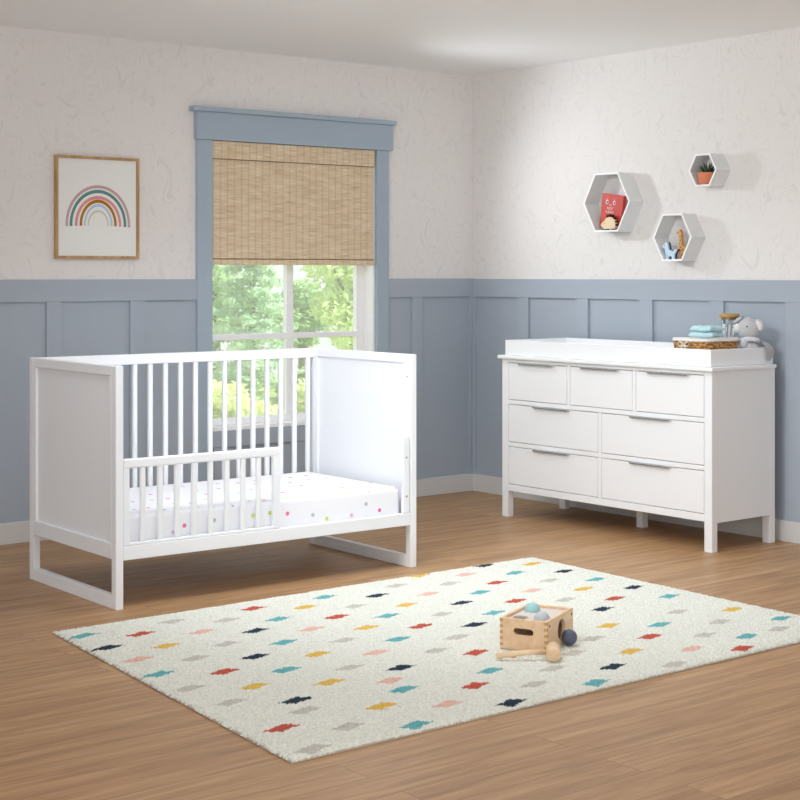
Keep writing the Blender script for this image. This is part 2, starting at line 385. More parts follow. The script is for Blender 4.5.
# ---------------------------------------------------------------- framed rainbow print
pic = empty('framed_print', (-2.371, -0.001, 1.297)); tag(pic, 'rainbow art print in a thin oak frame hung on the back wall', 'picture')
PW, PH = 0.437, 0.481
m = MB()
for a, b in (((-PW / 2, -0.022, 0), (-PW / 2 + 0.013, 0, PH)), ((PW / 2 - 0.013, -0.022, 0), (PW / 2, 0, PH)), ((-PW / 2 + .013, -0.0219, 0), (PW / 2 - .013, 0, 0.013)), ((-PW / 2 + .013, -0.0219, PH - 0.013), (PW / 2 - .013, 0, PH))): m.box(a, b, 0.0015)
m.build('frame', M_OAK, pic)
m = MB(); m.box((-PW / 2 + 0.011, -0.012, 0.011), (PW / 2 - 0.011, -0.004, PH - 0.011), 0); pr = m.build('print', M_PRINT, pic)
fz = lambda u, v, d: (u, d, v)
for r, w, hgt, c in ((0.163, 0.013, 0.187, (205, 168, 172)), (0.1415, 0.014, 0.164, (98, 146, 138)), (0.115, 0.013, 0.134, (226, 150, 152)), (0.0905, 0.013, 0.116, (178, 122, 38)),
                     (0.0705, 0.009, 0.096, (184, 204, 232)), (0.0515, 0.007, 0.067, (214, 206, 184))):
    q = MB(); q.arc((0.004, 0.160), r - w / 2, r + w / 2, -0.0126, fz, sy=hgt / r * 0.96, foot=hgt * 0.05, n=48)
    q.build('rainbow_band', mat('ink_%d' % c[0], rgb(*c), 0.8, 0.1), pr)

# ---------------------------------------------------------------- crib
CX0, CX1, CY0, CY1, CH = -3.119, -1.727, -1.568, -0.820, 0.890
crib = empty('toddler_crib', ((CX0 + CX1) / 2, (CY0 + CY1) / 2, 0)); tag(crib, 'white slatted convertible crib with toddler guard rail on the wooden floor', 'crib')
CO = Vector(((CX0 + CX1) / 2, (CY0 + CY1) / 2, 0))
def cpart(name, *boxes, mt=M_WHITE, bev=0.003, parent=crib):
    q = MB()
    for a, b in boxes: q.box(Vector(a) - CO, Vector(b) - CO, bev)
    return q.build(name, mt, parent)
PX, PY = 0.031, 0.036
for x0, x1 in ((CX0, CX0 + PX), (CX1 - PX, CX1)):
    cpart('post', ((x0, CY0, 0), (x1, CY0 + PY, CH))); cpart('post', ((x0, CY1 - PY, 0), (x1, CY1, CH)))
    cpart('end_rail', ((x0 + .0005, CY0 + PY, 0.853), (x1 - .0005, CY1 - PY, CH - .0005)))
    cpart('end_rail', ((x0 + .0005, CY0 + PY, 0.182), (x1 - .0005, CY1 - PY, 0.240)))
    cpart('runner', ((x0 + .0005, CY0 + PY, 0.0), (x1 - .0005, CY1 - PY, 0.048)))
    cpart('end_stile', ((x0 + .0005, CY0 + PY, 0.240), (x1 - .0005, CY0 + PY + 0.026, 0.853))); cpart('end_stile', ((x0 + .0005, CY1 - PY - 0.022, 0.240), (x1 - .0005, CY1 - PY, 0.853)))
    cpart('end_panel', ((x0 + 0.011, CY0 + PY + 0.022, 0.236), (x1 - 0.011, CY1 - PY - 0.018, 0.857)), bev=0.001)
IX0, IX1 = CX0 + PX, CX1 - PX
cpart('top_rail', ((IX0, CY1 - 0.036, 0.848), (IX1, CY1 - 0.008, CH)))
cpart('bottom_rail', ((IX0, CY1 - 0.036, 0.180), (IX1, CY1 - 0.008, 0.232)))
cpart('bottom_rail', ((IX0, CY0, 0.178), (IX1, CY0 + 0.026, 0.229)))
for k in range(18):
    x = -1.786 - 0.0728 * k
    cpart('spindle', ((x - 0.0105, CY1 - 0.032, 0.228), (x + 0.0105, CY1 - 0.014, 0.852)), bev=0.005)
cpart('mattress_support', ((IX0, CY0 + 0.03, 0.176), (IX1, CY1 - 0.04, 0.199)))
for x0, x1 in ((IX0, IX0 + 0.012), (IX1 - 0.038, IX1 - 0.004)):
    if x0 > -2.5:
        cl = cpart('mounting_strip', ((x0, CY0 + 0.002, 0.2295), (x1, CY0 + 0.018, 0.549)))
        for z in (0.30, 0.462):
            q = MB(); q.lathe([(0, 0), (0.0045, 0), (0.0045, 0.002), (0, 0.0025)], n=16, M=Matrix.Translation(Vector(((x0 + x1) / 2, CY0 + 0.0022, z)) - CO) @ Matrix.Rotation(PI / 2, 4, 'X'))
            q.build('bolt', M_SCREW, cl)
q = MB(); q.lathe([(0, 0), (0.004, 0), (0.004, 0.0008), (0, 0.001)], n=16, M=Matrix.Translation(Vector((IX1 - 0.0002, CY0 + 0.024, 0.797)) - CO) @ Matrix.Rotation(-PI / 2, 4, 'Y')); q.build('bolt', M_SCREW, crib)
# toddler guard rail
gr = cpart('guard_rail', ((IX0 + .001, CY0 + 0.001, 0.513), (-2.402, CY0 + 0.024, 0.548)), bev=0.006)
cpart('guard_post', ((IX0 + .001, CY0 + 0.002, 0.2295), (IX0 + 0.027, CY0 + 0.023, 0.515)), parent=gr)
cpart('guard_post', ((-2.434, CY0 + 0.0015, 0.2295), (-2.4025, CY0 + 0.0235, 0.535)), parent=gr)
cpart('guard_base', ((IX0 + .027, CY0 + 0.003, 0.2295), (-2.434, CY0 + 0.022, 0.240)), parent=gr)
for x in (-3.004, -2.932, -2.860, -2.787, -2.715, -2.643, -2.571, -2.500):
    cpart('guard_spindle', ((x - 0.0105, CY0 + 0.004, 0.238), (x + 0.0105, CY0 + 0.021, 0.517)), parent=gr, bev=0.005)

# mattress
MX0, MX1, MY0, MY1, MZ0, MZ1 = IX0 + 0.004, IX1 - 0.034, CY0 + 0.0285, CY1 - 0.042, 0.1995, 0.337
q = MB(); q.box((MX0, MY0, MZ0), (MX1, MY1, MZ1), 0.018, 4)
for f in q.bm.faces: f.smooth = True
uvl = q.bm.loops.layers.uv.new('UVMap')
for f in q.bm.faces:
    n = f.normal
    q.bm.normal_update()
    for l in f.loops:
        c = l.vert.co
        l[uvl].uv = (c.x, (c.y - MY0) * 0.7 + MY0 + 10) if abs(f.normal.z) > 0.7 else ((c.x, c.z - MZ1 + MY0 + 10) if abs(f.normal.y) > abs(f.normal.x) else (c.y + 5, c.z))
mo = q.build('crib_mattress', M_SHEET)
tag(mo, 'crib mattress in a white fitted sheet with pink and green dots, inside the crib', 'mattress')

CR = math.radians(-1.3)
crib.rotation_euler.z = CR
P0 = Vector((CX0, CY0, 0)); Rz = Matrix.Rotation(CR, 3, 'Z'); crib.location = P0 + Rz @ (CO - P0)
mo.data.transform(Matrix.Translation(-CO)); mo.location = crib.location; mo.rotation_euler.z = CR

# ---------------------------------------------------------------- dresser
DX0, DX1, DY0, DY1, DT = -0.510, -0.070, -2.160, -0.800, 0.797      # front, back, near, far
dres = empty('dresser', ((DX0 + DX1) / 2, (DY0 + DY1) / 2, 0)); tag(dres, 'white seven-drawer dresser with slim steel edge pulls against the right wall', 'dresser')
DO = Vector(((DX0 + DX1) / 2, (DY0 + DY1) / 2, 0))
def dpart(name, *boxes, mt=M_DWHITE, bev=0.002, parent=dres):
    q = MB()
    for a, b in boxes: q.box(Vector(a) - DO, Vector(b) - DO, bev)
    return q.build(name, mt, parent)
LW = 0.044; LX = 0.037
for y0, y1 in ((DY0, DY0 + LW), (DY1 - LW, DY1)):
    dpart('leg', ((DX0, y0, 0), (DX0 + LX, y1, DT))); dpart('leg', ((DX1 - LX, y0, 0), (DX1, y1, DT)))
dpart('center_leg', ((-0.24, -1.505, 0), (-0.20, -1.465, 0.15)))
dpart('side_panel', ((DX0 + LX, DY0 + 0.001, 0.128), (DX1 - LX, DY0 + 0.02, DT - 0.0005)), bev=0.0008)
dpart('side_panel', ((DX0 + LX, DY1 - 0.02, 0.128), (DX1 - LX, DY1 - 0.001, DT - 0.0005)), bev=0.0008)
dpart('back_panel', ((DX1 - 0.015, DY0 + LW, 0.128), (DX1 - 0.005, DY1 - LW, DT)))
dpart('bottom_panel', ((DX0 + 0.03, DY0 + 0.021, 0.128), (DX1 - 0.016, DY1 - 0.021, 0.142)))
dpart('gap_shade_sheet', ((DX0 + 0.020, DY0 + LW, 0.142), (DX0 + 0.024, DY1 - LW, DT - 0.002)), mt=M_GAP, bev=0)  # grey sheet behind the drawers, its colour supplies the shade in their gaps
FY0, FY1 = DY0 + LW, DY1 - LW
zr = ((0.132, 0.1655), (0.3575, 0.379), (0.570, 0.591), (0.780, DT - 0.0005))
dpart('face_rail', ((DX0 + .0005, FY0, zr[0][0]), (DX0 + 0.020, FY1, zr[0][1]))); dpart('face_rail', ((DX0 + .0005, FY0, zr[1][0]), (DX0 + 0.020, FY1, zr[1][1])))
dpart('face_rail', ((DX0 + .0005, FY0, zr[2][0]), (DX0 + 0.020, FY1, zr[2][1]))); dpart('face_rail', ((DX0 + .0005, FY0, zr[3][0]), (DX0 + 0.020, FY1, zr[3][1])))
ya, yb, yc = -1.480, -1.271, -1.698
dpart('face_stile', ((DX0 + .0005, ya - 0.010, zr[0][1]), (DX0 + 0.020, ya + 0.010, zr[1][0]))); dpart('face_stile', ((DX0 + .0005, ya - 0.010, zr[1][1]), (DX0 + 0.020, ya + 0.010, zr[2][0])))
dpart('face_stile', ((DX0 + .0005, yb - 0.010, zr[2][1]), (DX0 + 0.020, yb + 0.010, zr[3][0]))); dpart('face_stile', ((DX0 + .0005, yc - 0.010, zr[2][1]), (DX0 + 0.020, yc + 0.010, zr[3][0])))
def drawer(y0, y1, z0, z1):
    g = 0.0028
    d = dpart('drawer', ((DX0 + 0.001, y0 + g, z0 + g), (DX0 + 0.0185, y1 - g, z1 - g)), bev=0.0012)
    yc_ = (y0 + y1) / 2 + 0.004; hl = 0.132; zt = z1 - g
    q = MB(); D = lambda p: Vector(p) - DO
    # slim edge pull: plate over the drawer top that reaches out and drops a short lip
    q.prism([(-hl, 0.0), (hl, 0.0), (hl - 0.012, 0.013), (-hl + 0.012, 0.013)], lambda u, v, d_: D((DX0 - v, yc_ + u, zt + 0.001 - v * 0.12 + d_)), -0.0013, 0.0013)
    q.mi = 1
    q.prism([(-hl + 0.012, 0.0), (hl - 0.012, 0.0), (hl - 0.014, 0.0035), (-hl + 0.014, 0.0035)], lambda u, v, d_: D((DX0 - 0.013 + d_, yc_ + u, zt - 0.001 - v)), -0.001, 0.001)
    q.build('handle', [M_STEEL, M_STEELD], d)
for y0, y1 in ((FY0, yc - 0.010), (yc + 0.010, yb - 0.010), (yb + 0.010, FY1)): drawer(y0, y1, zr[2][1], zr[3][0])
for y0, y1 in ((FY0, ya - 0.010), (ya + 0.010, FY1)): drawer(y0, y1, zr[1][1], zr[2][0]); drawer(y0, y1, zr[0][1], zr[1][0])
dpart('top_board', ((DX0 - 0.018, DY0 - 0.016, DT), (DX1 - 0.008, DY1 + 0.018, DT + 0.018)), bev=0.004)

# changing tray on top
TZ = DT + 0.0185; TX0, TX1, TY0, TY1, TH = -0.500, -0.066, -2.146, -0.812, 0.076
tray = empty('changing_tray', ((TX0 + TX1) / 2, (TY0 + TY1) / 2, TZ)); tag(tray, 'shallow white open changing tray sitting on top of the dresser', 'changing tray')
TO = Vector(((TX0 + TX1) / 2, (TY0 + TY1) / 2, 0))
def tpart(name, a, b): q = MB(); q.box(Vector(a) - TO - Vector((0, 0, TZ)), Vector(b) - TO - Vector((0, 0, TZ)), 0.0025); q.build(name, M_DWHITE, tray)
W_ = 0.015
tpart('tray_side', (TX0, TY0, TZ), (TX0 + W_, TY1, TZ + TH)); tpart('tray_side', (TX1 - W_, TY0, TZ), (TX1, TY1, TZ + TH))
tpart('tray_end', (TX0 + W_, TY0 + .0005, TZ), (TX1 - W_, TY0 + W_, TZ + TH - .0005)); tpart('tray_end', (TX0 + W_, TY1 - W_, TZ), (TX1 - W_, TY1 - .0005, TZ + TH - .0005))
tpart('tray_floor', (TX0 + W_, TY0 + W_, TZ), (TX1 - W_, TY1 - W_, TZ + 0.012))
ZF = TZ + 0.0125

# ---------------------------------------------------------------- basket, cloths, jar, plush
bk = empty('wicker_basket', (-0.312, -1.957, ZF)); tag(bk, 'small wicker basket with a white cloth liner in the changing tray', 'basket')
BW, BD, BH = 0.114, 0.104, 0.094
m = MB()
for k in range(9):      # woven courses
    z = 0.006 + k * 0.0105; f = 0.93 + 0.07 * k / 8
    pts = []
    for i in range(65):
        a = 2 * PI * i / 64; c, s = math.cos(a), math.sin(a); e = 0.30
        pts.append((BW * f * math.copysign(abs(c) ** e, c) * (1 + 0.012 * (1 if (i + k) % 2 else -1)), BD * f * math.copysign(abs(s) ** e, s) * (1 + 0.012 * (1 if (i + k) % 2 else -1)), z))
    m.tube(pts, 0.0068, 6)
m.box((-BW * .93, -BD * .93, 0.0), (BW * .93, BD * .93, 0.006), 0.002)
m.build('basket_body', M_WICKER, bk)
m = MB()
def sq(k, z, e=0.3): 
    return [(BW * k * math.copysign(abs(math.cos(2 * PI * i / 64)) ** e, math.cos(2 * PI * i / 64)), BD * k * math.copysign(abs(math.sin(2 * PI * i / 64)) ** e, math.sin(2 * PI * i / 64)), z + 0.0012 * math.sin(i * 1.9)) for i in range(64)]
t = bmesh.new(); rings = [[t.verts.new(p) for p in sq(k, z)] for k, z in ((1.075, 0.094), (1.08, 0.102), (1.05, 0.1065), (0.96, 0.1065), (0.90, 0.100))]
for p, q_ in zip(rings, rings[1:]):
    for i in range(64): t.faces.new((p[i], p[(i + 1) % 64], q_[(i + 1) % 64], q_[i])).smooth = True
t.faces.new(rings[-1]); m.add(t); m.build('liner', M_LINER, bk)
# cream cord bow on the front of the basket
m = MB()
for sy in (1, -1):
    m.tube([(-BW - 0.012, 0.02, 0.078), (-BW - 0.016, 0.02 + sy * 0.022, 0.092), (-BW - 0.015, 0.02 + sy * 0.036, 0.080), (-BW - 0.015, 0.02 + sy * 0.022, 0.069), (-BW - 0.013, 0.02, 0.078)], 0.0045, 8)
    m.tube([(-BW - 0.013, 0.02, 0.078), (-BW - 0.015, 0.02 + sy * 0.012, 0.060), (-BW - 0.013, 0.02 + sy * 0.024, 0.040)], 0.004, 8)
m.build('bow', mat('cream_cord', rgb(232, 218, 190), 0.9, 0.1), bk)

def folded_cloth(name, c, w, d, h, rz, label):
    o = empty(name, c, rz); tag(o, label, 'cloth', 'aqua cloths on the basket')
    m = MB(); prof = []
    L2 = h
    for lay in range(1):
        z0 = lay * L2
        t = bmesh.new(); bmesh.ops.create_grid(t, x_segments=14, y_segments=14, size=0.5)
        bmesh.ops.solidify(t, geom=t.faces[:], thickness=1.0)
        zs = [v.co.z for v in t.verts]; lo, hi = min(zs), max(zs)
        for v in t.verts:
            u, w_ = v.co.x * 2, v.co.y * 2; k = (v.co.z - lo) / (hi - lo)
            ed = max(abs(u), abs(w_)); rd = 1 - 0.75 * (max(0, ed - 0.72) / 0.28) ** 2.2
            zz = z0 + L2 * (0.5 + (k - 0.5) * rd * 0.98) + 0.006 * noise.noise(Vector((u * 2, w_ * 2, lay + c[2] * 9)))
            v.co = Vector((u * w / 2 * (1 - 0.02 * lay), w_ * d / 2 * (1 + 0.015 * lay), max(zz, 0.0005)))
        m.add(t, smooth=True)
    m.build('folded_layers', M_AQUA, o); return o
folded_cloth('folded_cloth', (-0.318, -1.965, ZF + 0.1075), 0.132, 0.118, 0.027, 0.30, 'pale aqua folded cloth lying directly on the basket liner')
folded_cloth('folded_cloth', (-0.318, -1.972, ZF + 0.1345), 0.124, 0.108, 0.027, 0.12, 'pale aqua folded cloth on top of the other cloth')

jar = empty('glass_jar', (-0.126, -1.942, ZF)); tag(jar, 'clear glass jar with a round wooden lid behind the basket', 'jar')
m = MB(); m.lathe([(0, 0), (0.037, 0), (0.040, 0.004), (0.040, 0.194), (0.038, 0.196), (0.038, 0.006), (0, 0.005)], n=40); m.build('jar_body', M_JAR, jar)
m = MB(); m.lathe([(0, 0.184), (0.0365, 0.184), (0.0365, 0.1965), (0.045, 0.1965), (0.046, 0.199), (0.046, 0.211), (0.044, 0.213), (0, 0.213)], n=40); m.build('lid', wood('lid_bamboo', rgb(178, 138, 84), rgb(206, 168, 112), (12, 60, 12)), jar)
m = MB()
for k in range(7):     # white upright rods inside
    a = k * 0.9; m.tube([(0.02 * math.cos(a), 0.02 * math.sin(a), 0.008), (0.026 * math.cos(a + .3), 0.026 * math.sin(a + .3), 0.165)], 0.006, 8)
m.build('white_rods', mat('matt_white', rgb(240, 240, 242), 0.9, 0.1), jar)

pl = empty('plush_animal', (-0.145, -2.078, ZF)); tag(pl, 'grey plush animal with round snout and striped neck scarf in the tray corner', 'plush toy')
m = MB(); m.ball((0, 0.0, 0.048), 0.048, (0.95, 0.95, 1.0)); m.ball((-0.035, 0.0, 0.075), 0.022, (1.2, 0.8, 1)); m.build('body', M_PLUSH, pl)
HD = Vector((0, 0.006, 0.146))
m = MB(); t = bmesh.new(); bmesh.ops.create_icosphere(t, subdivisions=4, radius=0.053)
for v in t.verts:
    p = v.co
    p.z *= 0.95 + 0.07 * max(0, p.z / 0.053); p.y *= 1.06
    if p.z > 0.02: p.y *= 1 - 0.25 * (p.z - 0.02) / 0.033
    v.co = p * (1 + 0.02 * noise.noise(p * 40)) + HD
m.add(t, smooth=True); head = m.build('head', M_PLUSH, pl)
sd = Vector((-0.70, 0.68, 0.06)).normalized()
m = MB(); m.ball(HD + sd * 0.050, 0.024, (1, 1, 0.95)); sn = m.build('snout', M_PLUSH_LT, head)
m = MB(); side = sd.cross(Vector((0, 0, 1)))
for s in (1, -1): m.ball(HD + sd * 0.0735 + side * 0.008 * s + Vector((0, 0, 0.002)), 0.003, sub=2)
m.build('nostrils', M_PLUSH_DK, sn)
fd = Vector((-0.86, -0.46, 0.24)).normalized()
m = MB(); m.ball(HD + fd * 0.0535, 0.0042, sub=2); m.build('eye', M_BLACK, head)
fd = Vector((-0.2, 0.93, 0.28)).normalized()
m = MB(); m.ball(HD + fd * 0.0555, 0.0042, sub=2); m.build('eye', M_BLACK, head)
def ear(c, dx, up, w, h, mt1, mt2):
    m = MB(); X = Vector(dx).normalized(); U = Vector(up).normalized(); Nn = X.cross(U).normalized(); R = Matrix((X, U, Nn)).transposed()
    m.ball(HD + Vector(c), 1.0, (w, h, 0.007), R=R); e = m.build('ear', mt1, head)
    m = MB(); m.ball(HD + Vector(c) - Vector((0.0045, 0, 0)), 1.0, (w * 0.72, h * 0.72, 0.006), R=R); m.build('inner_ear', mt2, e)
ear((0.004, -0.052, 0.018), (0.25, -0.95, 0.1), (0, 0.25, 0.97), 0.022, 0.030, M_PLUSH, M_PLUSH_LT)
ear((0.0, 0.064, 0.038), (-0.3, 0.8, -0.52), (0.2, 0.5, 0.8), 0.034, 0.012, M_PLUSH_DK, M_PLUSH)
m, nt, b, N, L = shader('striped_scarf')
tc = N.new('ShaderNodeTexCoord'); wv = N.new('ShaderNodeTexWave'); wv.inputs['Scale'].default_value = 42; wv.bands_direction = 'DIAGONAL'; L.new(tc.outputs['Object'], wv.inputs['Vector'])
L.new(nramp(N, L, wv.outputs['Fac'], (0.4, rgb(228, 228, 230)), (0.6, rgb(196, 197, 200))), b.inputs['Base Color']); b.inputs['Roughness'].default_value = 0.95
M_SCARF = m
m = MB(); m.tube([(0.042 * math.cos(a), 0.004 + 0.044 * math.sin(a), 0.096 + 0.006 * math.sin(2 * a)) for a in [2 * PI * i / 28 for i in range(29)]], 0.0115, 10); scf = m.build('scarf', M_SCARF, pl)
# scarf tail draped over the near rim of the tray
m = MB(); t = bmesh.new()
path = [(0.010, -0.038, 0.094, 0.012), (0.022, -0.050, 0.088, 0.020), (0.030, -0.062, 0.078, 0.026), (0.036, -0.0775, 0.062, 0.030), (0.038, -0.080, 0.045, 0.031), (0.036, -0.080, 0.025, 0.028), (0.030, -0.080, 0.008, 0.018), (0.024, -0.080, -0.002, 0.006)]
rows = []
for j, (x, y, z, w) in enumerate(path):
    rows.append([t.verts.new((x + w * (i / 4 - 1), y - 0.0015 * (1 + math.sin(i * 1.3 + j * .5)) * (j > 3), z + 0.010 - 0.001 * i)) for i in range(9)])
for p, q_ in zip(rows, rows[1:]):
    for i in range(8): t.faces.new((p[i], p[i + 1], q_[i + 1], q_[i])).smooth = True
bmesh.ops.solidify(t, geom=t.faces[:], thickness=0.003)
m.add(t, smooth=True); m.build('scarf_tail', M_PLUSH_LT, scf)

# ---------------------------------------------------------------- hexagon shelves and what stands in them
M_HEX = mat('shelf_board_shaded', rgb(228, 229, 229), 0.5, 0.25); M_HEXE = mat('shelf_edge_lit', rgb(250, 250, 250), 0.5, 0.25)  # white shelf: shaded faces coloured greyer, front edges coloured as lit
def hexshelf(cy, cz, rw, hh, d, label):
    o = empty('hexagon_shelf', (0, cy, cz)); tag(o, label, 'wall shelf', 'hexagon wall shelves')
    P = [(rw, 0), (rw / 2, hh), (-rw / 2, hh), (-rw, 0), (-rw / 2, -hh), (rw / 2, -hh)]; th = 0.0085
    Q = [(u * (1 - th * 1.15 / rw), v * (1 - th / hh)) for u, v in P]
    for i in range(6):
        j = (i + 1) % 6
        q = MB(); q.prism([P[i], P[j], Q[j], Q[i]], lambda u, v, dd: (dd, u, v), -d, -0.0005)
        q.bm.normal_update()
        for f in q.bm.faces: f.material_index = 1 if f.normal.x < -0.9 else 0
        q.build('shelf_board', [M_HEX, M_HEXE], o)
    return cz - hh + th
zA = hexshelf(-1.1325, 1.588, 0.1615, 0.149, 0.102, 'largest white hexagon wall shelf, holding the red book')
zB = hexshelf(-1.571, 1.403, 0.1235, 0.1145, 0.102, 'middle-sized white hexagon wall shelf with the two animal toys')
zC = hexshelf(-1.760, 1.7195, 0.0865, 0.0775, 0.102, 'smallest white hexagon wall shelf with the potted succulent')

# book (leaning, front cover towards the room)
bko = empty('picture_book', (-0.040, -1.190, zA + 0.0005), rot=(math.radians(8), 0, 0)); tag(bko, 'red picture book with two cartoon eyes on its cover in the largest shelf', 'book')
M_RED = mat('red_cover', rgb(202, 74, 68), 0.5, 0.3)
m = MB(); m.box((-0.022, 0.0, 0.0), (-0.0195, 0.146, 0.172), 0.0008); m.box((-0.0025, 0.0, 0.0), (0.0, 0.146, 0.172), 0.0008); m.box((-0.022, -0.002, 0.0), (0.0, 0.0008, 0.172), 0.0008)
cov = m.build('cover', M_RED, bko)
m = MB(); m.box((-0.0193, 0.002, 0.003), (-0.0027, 0.143, 0.169), 0); m.build('pages', mat('book_pages', rgb(236, 230, 216), 0.9, 0.1), bko)
M_EYEW = mat('eye_white', rgb(220, 226, 228), 0.6, 0.2); M_EYED = mat('eye_dark', rgb(70, 84, 96), 0.6, 0.2)
fx = lambda u, v, dd: (dd, u, v)
def disc(m_, cu, cv, r, dd, ry=None): m_.prism([(cu + r * math.cos(2 * PI * i / 20), cv + (ry or r) * math.sin(2 * PI * i / 20)) for i in range(20)], fx, dd - 0.0004, dd)
for cu in (0.107, 0.057):
    m = MB(); disc(m, cu, 0.131, 0.0088, -0.0221, 0.012); ey = m.build('printed_eye', M_EYEW, cov)
    m = MB(); disc(m, cu - 0.002, 0.130, 0.0048, -0.0226, 0.0065); m.build('pupil', M_EYED, ey)
    m = MB(); m.prism([(cu + .011, 0.149), (cu - .008, 0.153), (cu - .008, 0.1505), (cu + .011, 0.1465)], fx, -0.0225, -0.0221); m.build('brow', mat('brow_orange', rgb(226, 150, 90), 0.7), ey)
M_INK = mat('white_ink', rgb(244, 232, 230), 0.7, 0.1)
for txt, sz, v in (("I'M", 0.013, 0.111), ('NOT', 0.019, 0.093), ('FUNNY', 0.017, 0.075)):
    cu_ = bpy.data.curves.new('cover_lettering', 'FONT'); cu_.body = txt; cu_.size = sz; cu_.align_x = 'CENTER'; cu_.extrude = 0.0002
    tmp = bpy.data.objects.new('tmp_text', cu_); col.objects.link(tmp); bpy.context.view_layer.update()
    me = bpy.data.meshes.new_from_object(tmp.evaluated_get(bpy.context.evaluated_depsgraph_get())); bpy.data.objects.remove(tmp, do_unlink=True)
    me.transform(Matrix(((0, 0, -1, -0.0224), (-1, 0, 0, 0.083), (0, 1, 0, v), (0, 0, 0, 1))))
    me.materials.clear(); me.materials.append(M_INK)
    tx = bpy.data.objects.new('cover_lettering', me); col.objects.link(tx); tx.parent = cov

# hedgehog toy
hg = empty('hedgehog_toy', (-0.083, -1.143, zA + 0.0005)); tag(hg, 'cream wooden hedgehog toy with dark spikes in front of the red book', 'toy')
m = MB(); m.prism([(0.052, 0.026), (0.046, 0.036), (0.030, 0.046), (0.020, 0.060), (0.004, 0.066), (-0.014, 0.064), (-0.028, 0.055), (-0.036, 0.040), (-0.037, 0.016), (-0.030, 0.006), (0.024, 0.005), (0.040, 0.012)], fx, -0.009, 0.009, 0.0015)
for v_ in m.bm.verts: v_.co.y *= 1.15
hb = m.build('body', mat('cream_wood', rgb(236, 212, 178), 0.6, 0.2), hg)
m = MB()
for u, v, a in ((0.016, 0.066, 1.8), (0.000, 0.069, 1.5), (-0.016, 0.067, 1.2), (-0.030, 0.057, 0.7), (-0.038, 0.042, 0.2), (-0.040, 0.026, 0.0)):
    c, s = math.cos(PI - a if False else a), math.sin(a); du, dv = -c, s
    m.prism([(u - dv * 0.006, v - du * -0.006 - 0.002), (u + dv * 0.006, v - du * 0.006 - 0.002), (u + du * 0.011, v + dv * 0.011)], fx, -0.008, 0.008)
m.build('spikes', mat('dark_brown_spikes', rgb(70, 34, 34), 0.7, 0.1), hg)
M_FEET = mat('black_feet', rgb(48, 32, 32), 0.7, 0.1)
for u in (0.014, -0.030): m = MB(); m.box((-0.008, u, 0), (0.008, u + 0.014, 0.0065), 0.001); m.build('foot', M_FEET, hg)
m = MB(); m.ball((-0.0095, 0.034, 0.036), 0.0022, sub=2); m.build('eye', M_BLACK, hb)

# dog toy
dg = empty('dog_toy', (-0.073, -1.536, zB + 0.0005)); tag(dg, 'pale blue cut-out dog toy with its shaded side painted navy in the middle-sized shelf', 'toy')
dogp = [(0.046, 0.062), (0.040, 0.072), (0.030, 0.074), (0.022, 0.084), (0.012, 0.080), (0.007, 0.064), (0.004, 0.046), (-0.016, 0.040), (-0.028, 0.040), (-0.040, 0.050), (-0.048, 0.048), (-0.040, 0.034), (-0.032, 0.026), (-0.030, 0.0), (-0.016, 0.0), (-0.015, 0.014), (-0.002, 0.014), (0.004, 0.014), (0.005, 0.0), (0.020, 0.0), (0.024, 0.022), (0.028, 0.040), (0.030, 0.054), (0.042, 0.054)]
m = MB(); m.prism(dogp, fx, -0.0105, -0.0005); m.build('body', mat('pale_blue_paint', rgb(204, 226, 246), 0.6, 0.2), dg)
m = MB(); m.prism([(u - 0.001, v) for u, v in dogp], fx, -0.0004, 0.011); m.build('shaded_side', mat('navy_side_shade', rgb(44, 78, 108), 0.6, 0.2), dg)  # navy layer paints the shadowed side of the pale blue shape
m = MB(); m.ball((-0.0108, 0.030, 0.066), 0.002, sub=2); m.build('eye', M_BLACK, dg)
# giraffe toy
gf = empty('giraffe_toy', (-0.050, -1.586, zB + 0.0005)); tag(gf, 'tall wooden giraffe toy with spots, beside the blue dog toy', 'toy')
gp = [(0.026, 0.128), (0.022, 0.136), (0.010, 0.138), (0.008, 0.144), (0.003, 0.144), (0.002, 0.137), (-0.004, 0.132), (-0.006, 0.100), (-0.010, 0.062), (-0.028, 0.056), (-0.034, 0.044), (-0.034, 0.0), (-0.024, 0.0), (-0.022, 0.026), (-0.004, 0.026), (-0.002, 0.0), (0.009, 0.0), (0.010, 0.040), (0.010, 0.116), (0.016, 0.122), (0.025, 0.121)]
m = MB(); m.prism(gp, fx, -0.009, 0.009); m.build('body', wood('giraffe_wood', rgb(206, 152, 92), rgb(224, 176, 116), (30, 30, 10)), gf)
m = MB()
for u, v, r in ((0.003, 0.11, 0.0035), (0.001, 0.092, 0.004), (0.004, 0.075, 0.0035), (-0.002, 0.058, 0.004), (-0.016, 0.046, 0.0045), (-0.026, 0.036, 0.0035), (0.003, 0.042, 0.004)): disc(m, u, v, r, -0.0091)
m.build('spots', mat('giraffe_spots', rgb(142, 88, 44), 0.7, 0.1), gf)
m = MB(); m.ball((-0.0095, 0.012, 0.130), 0.0018, sub=2); m.build('eye', M_BLACK, gf)
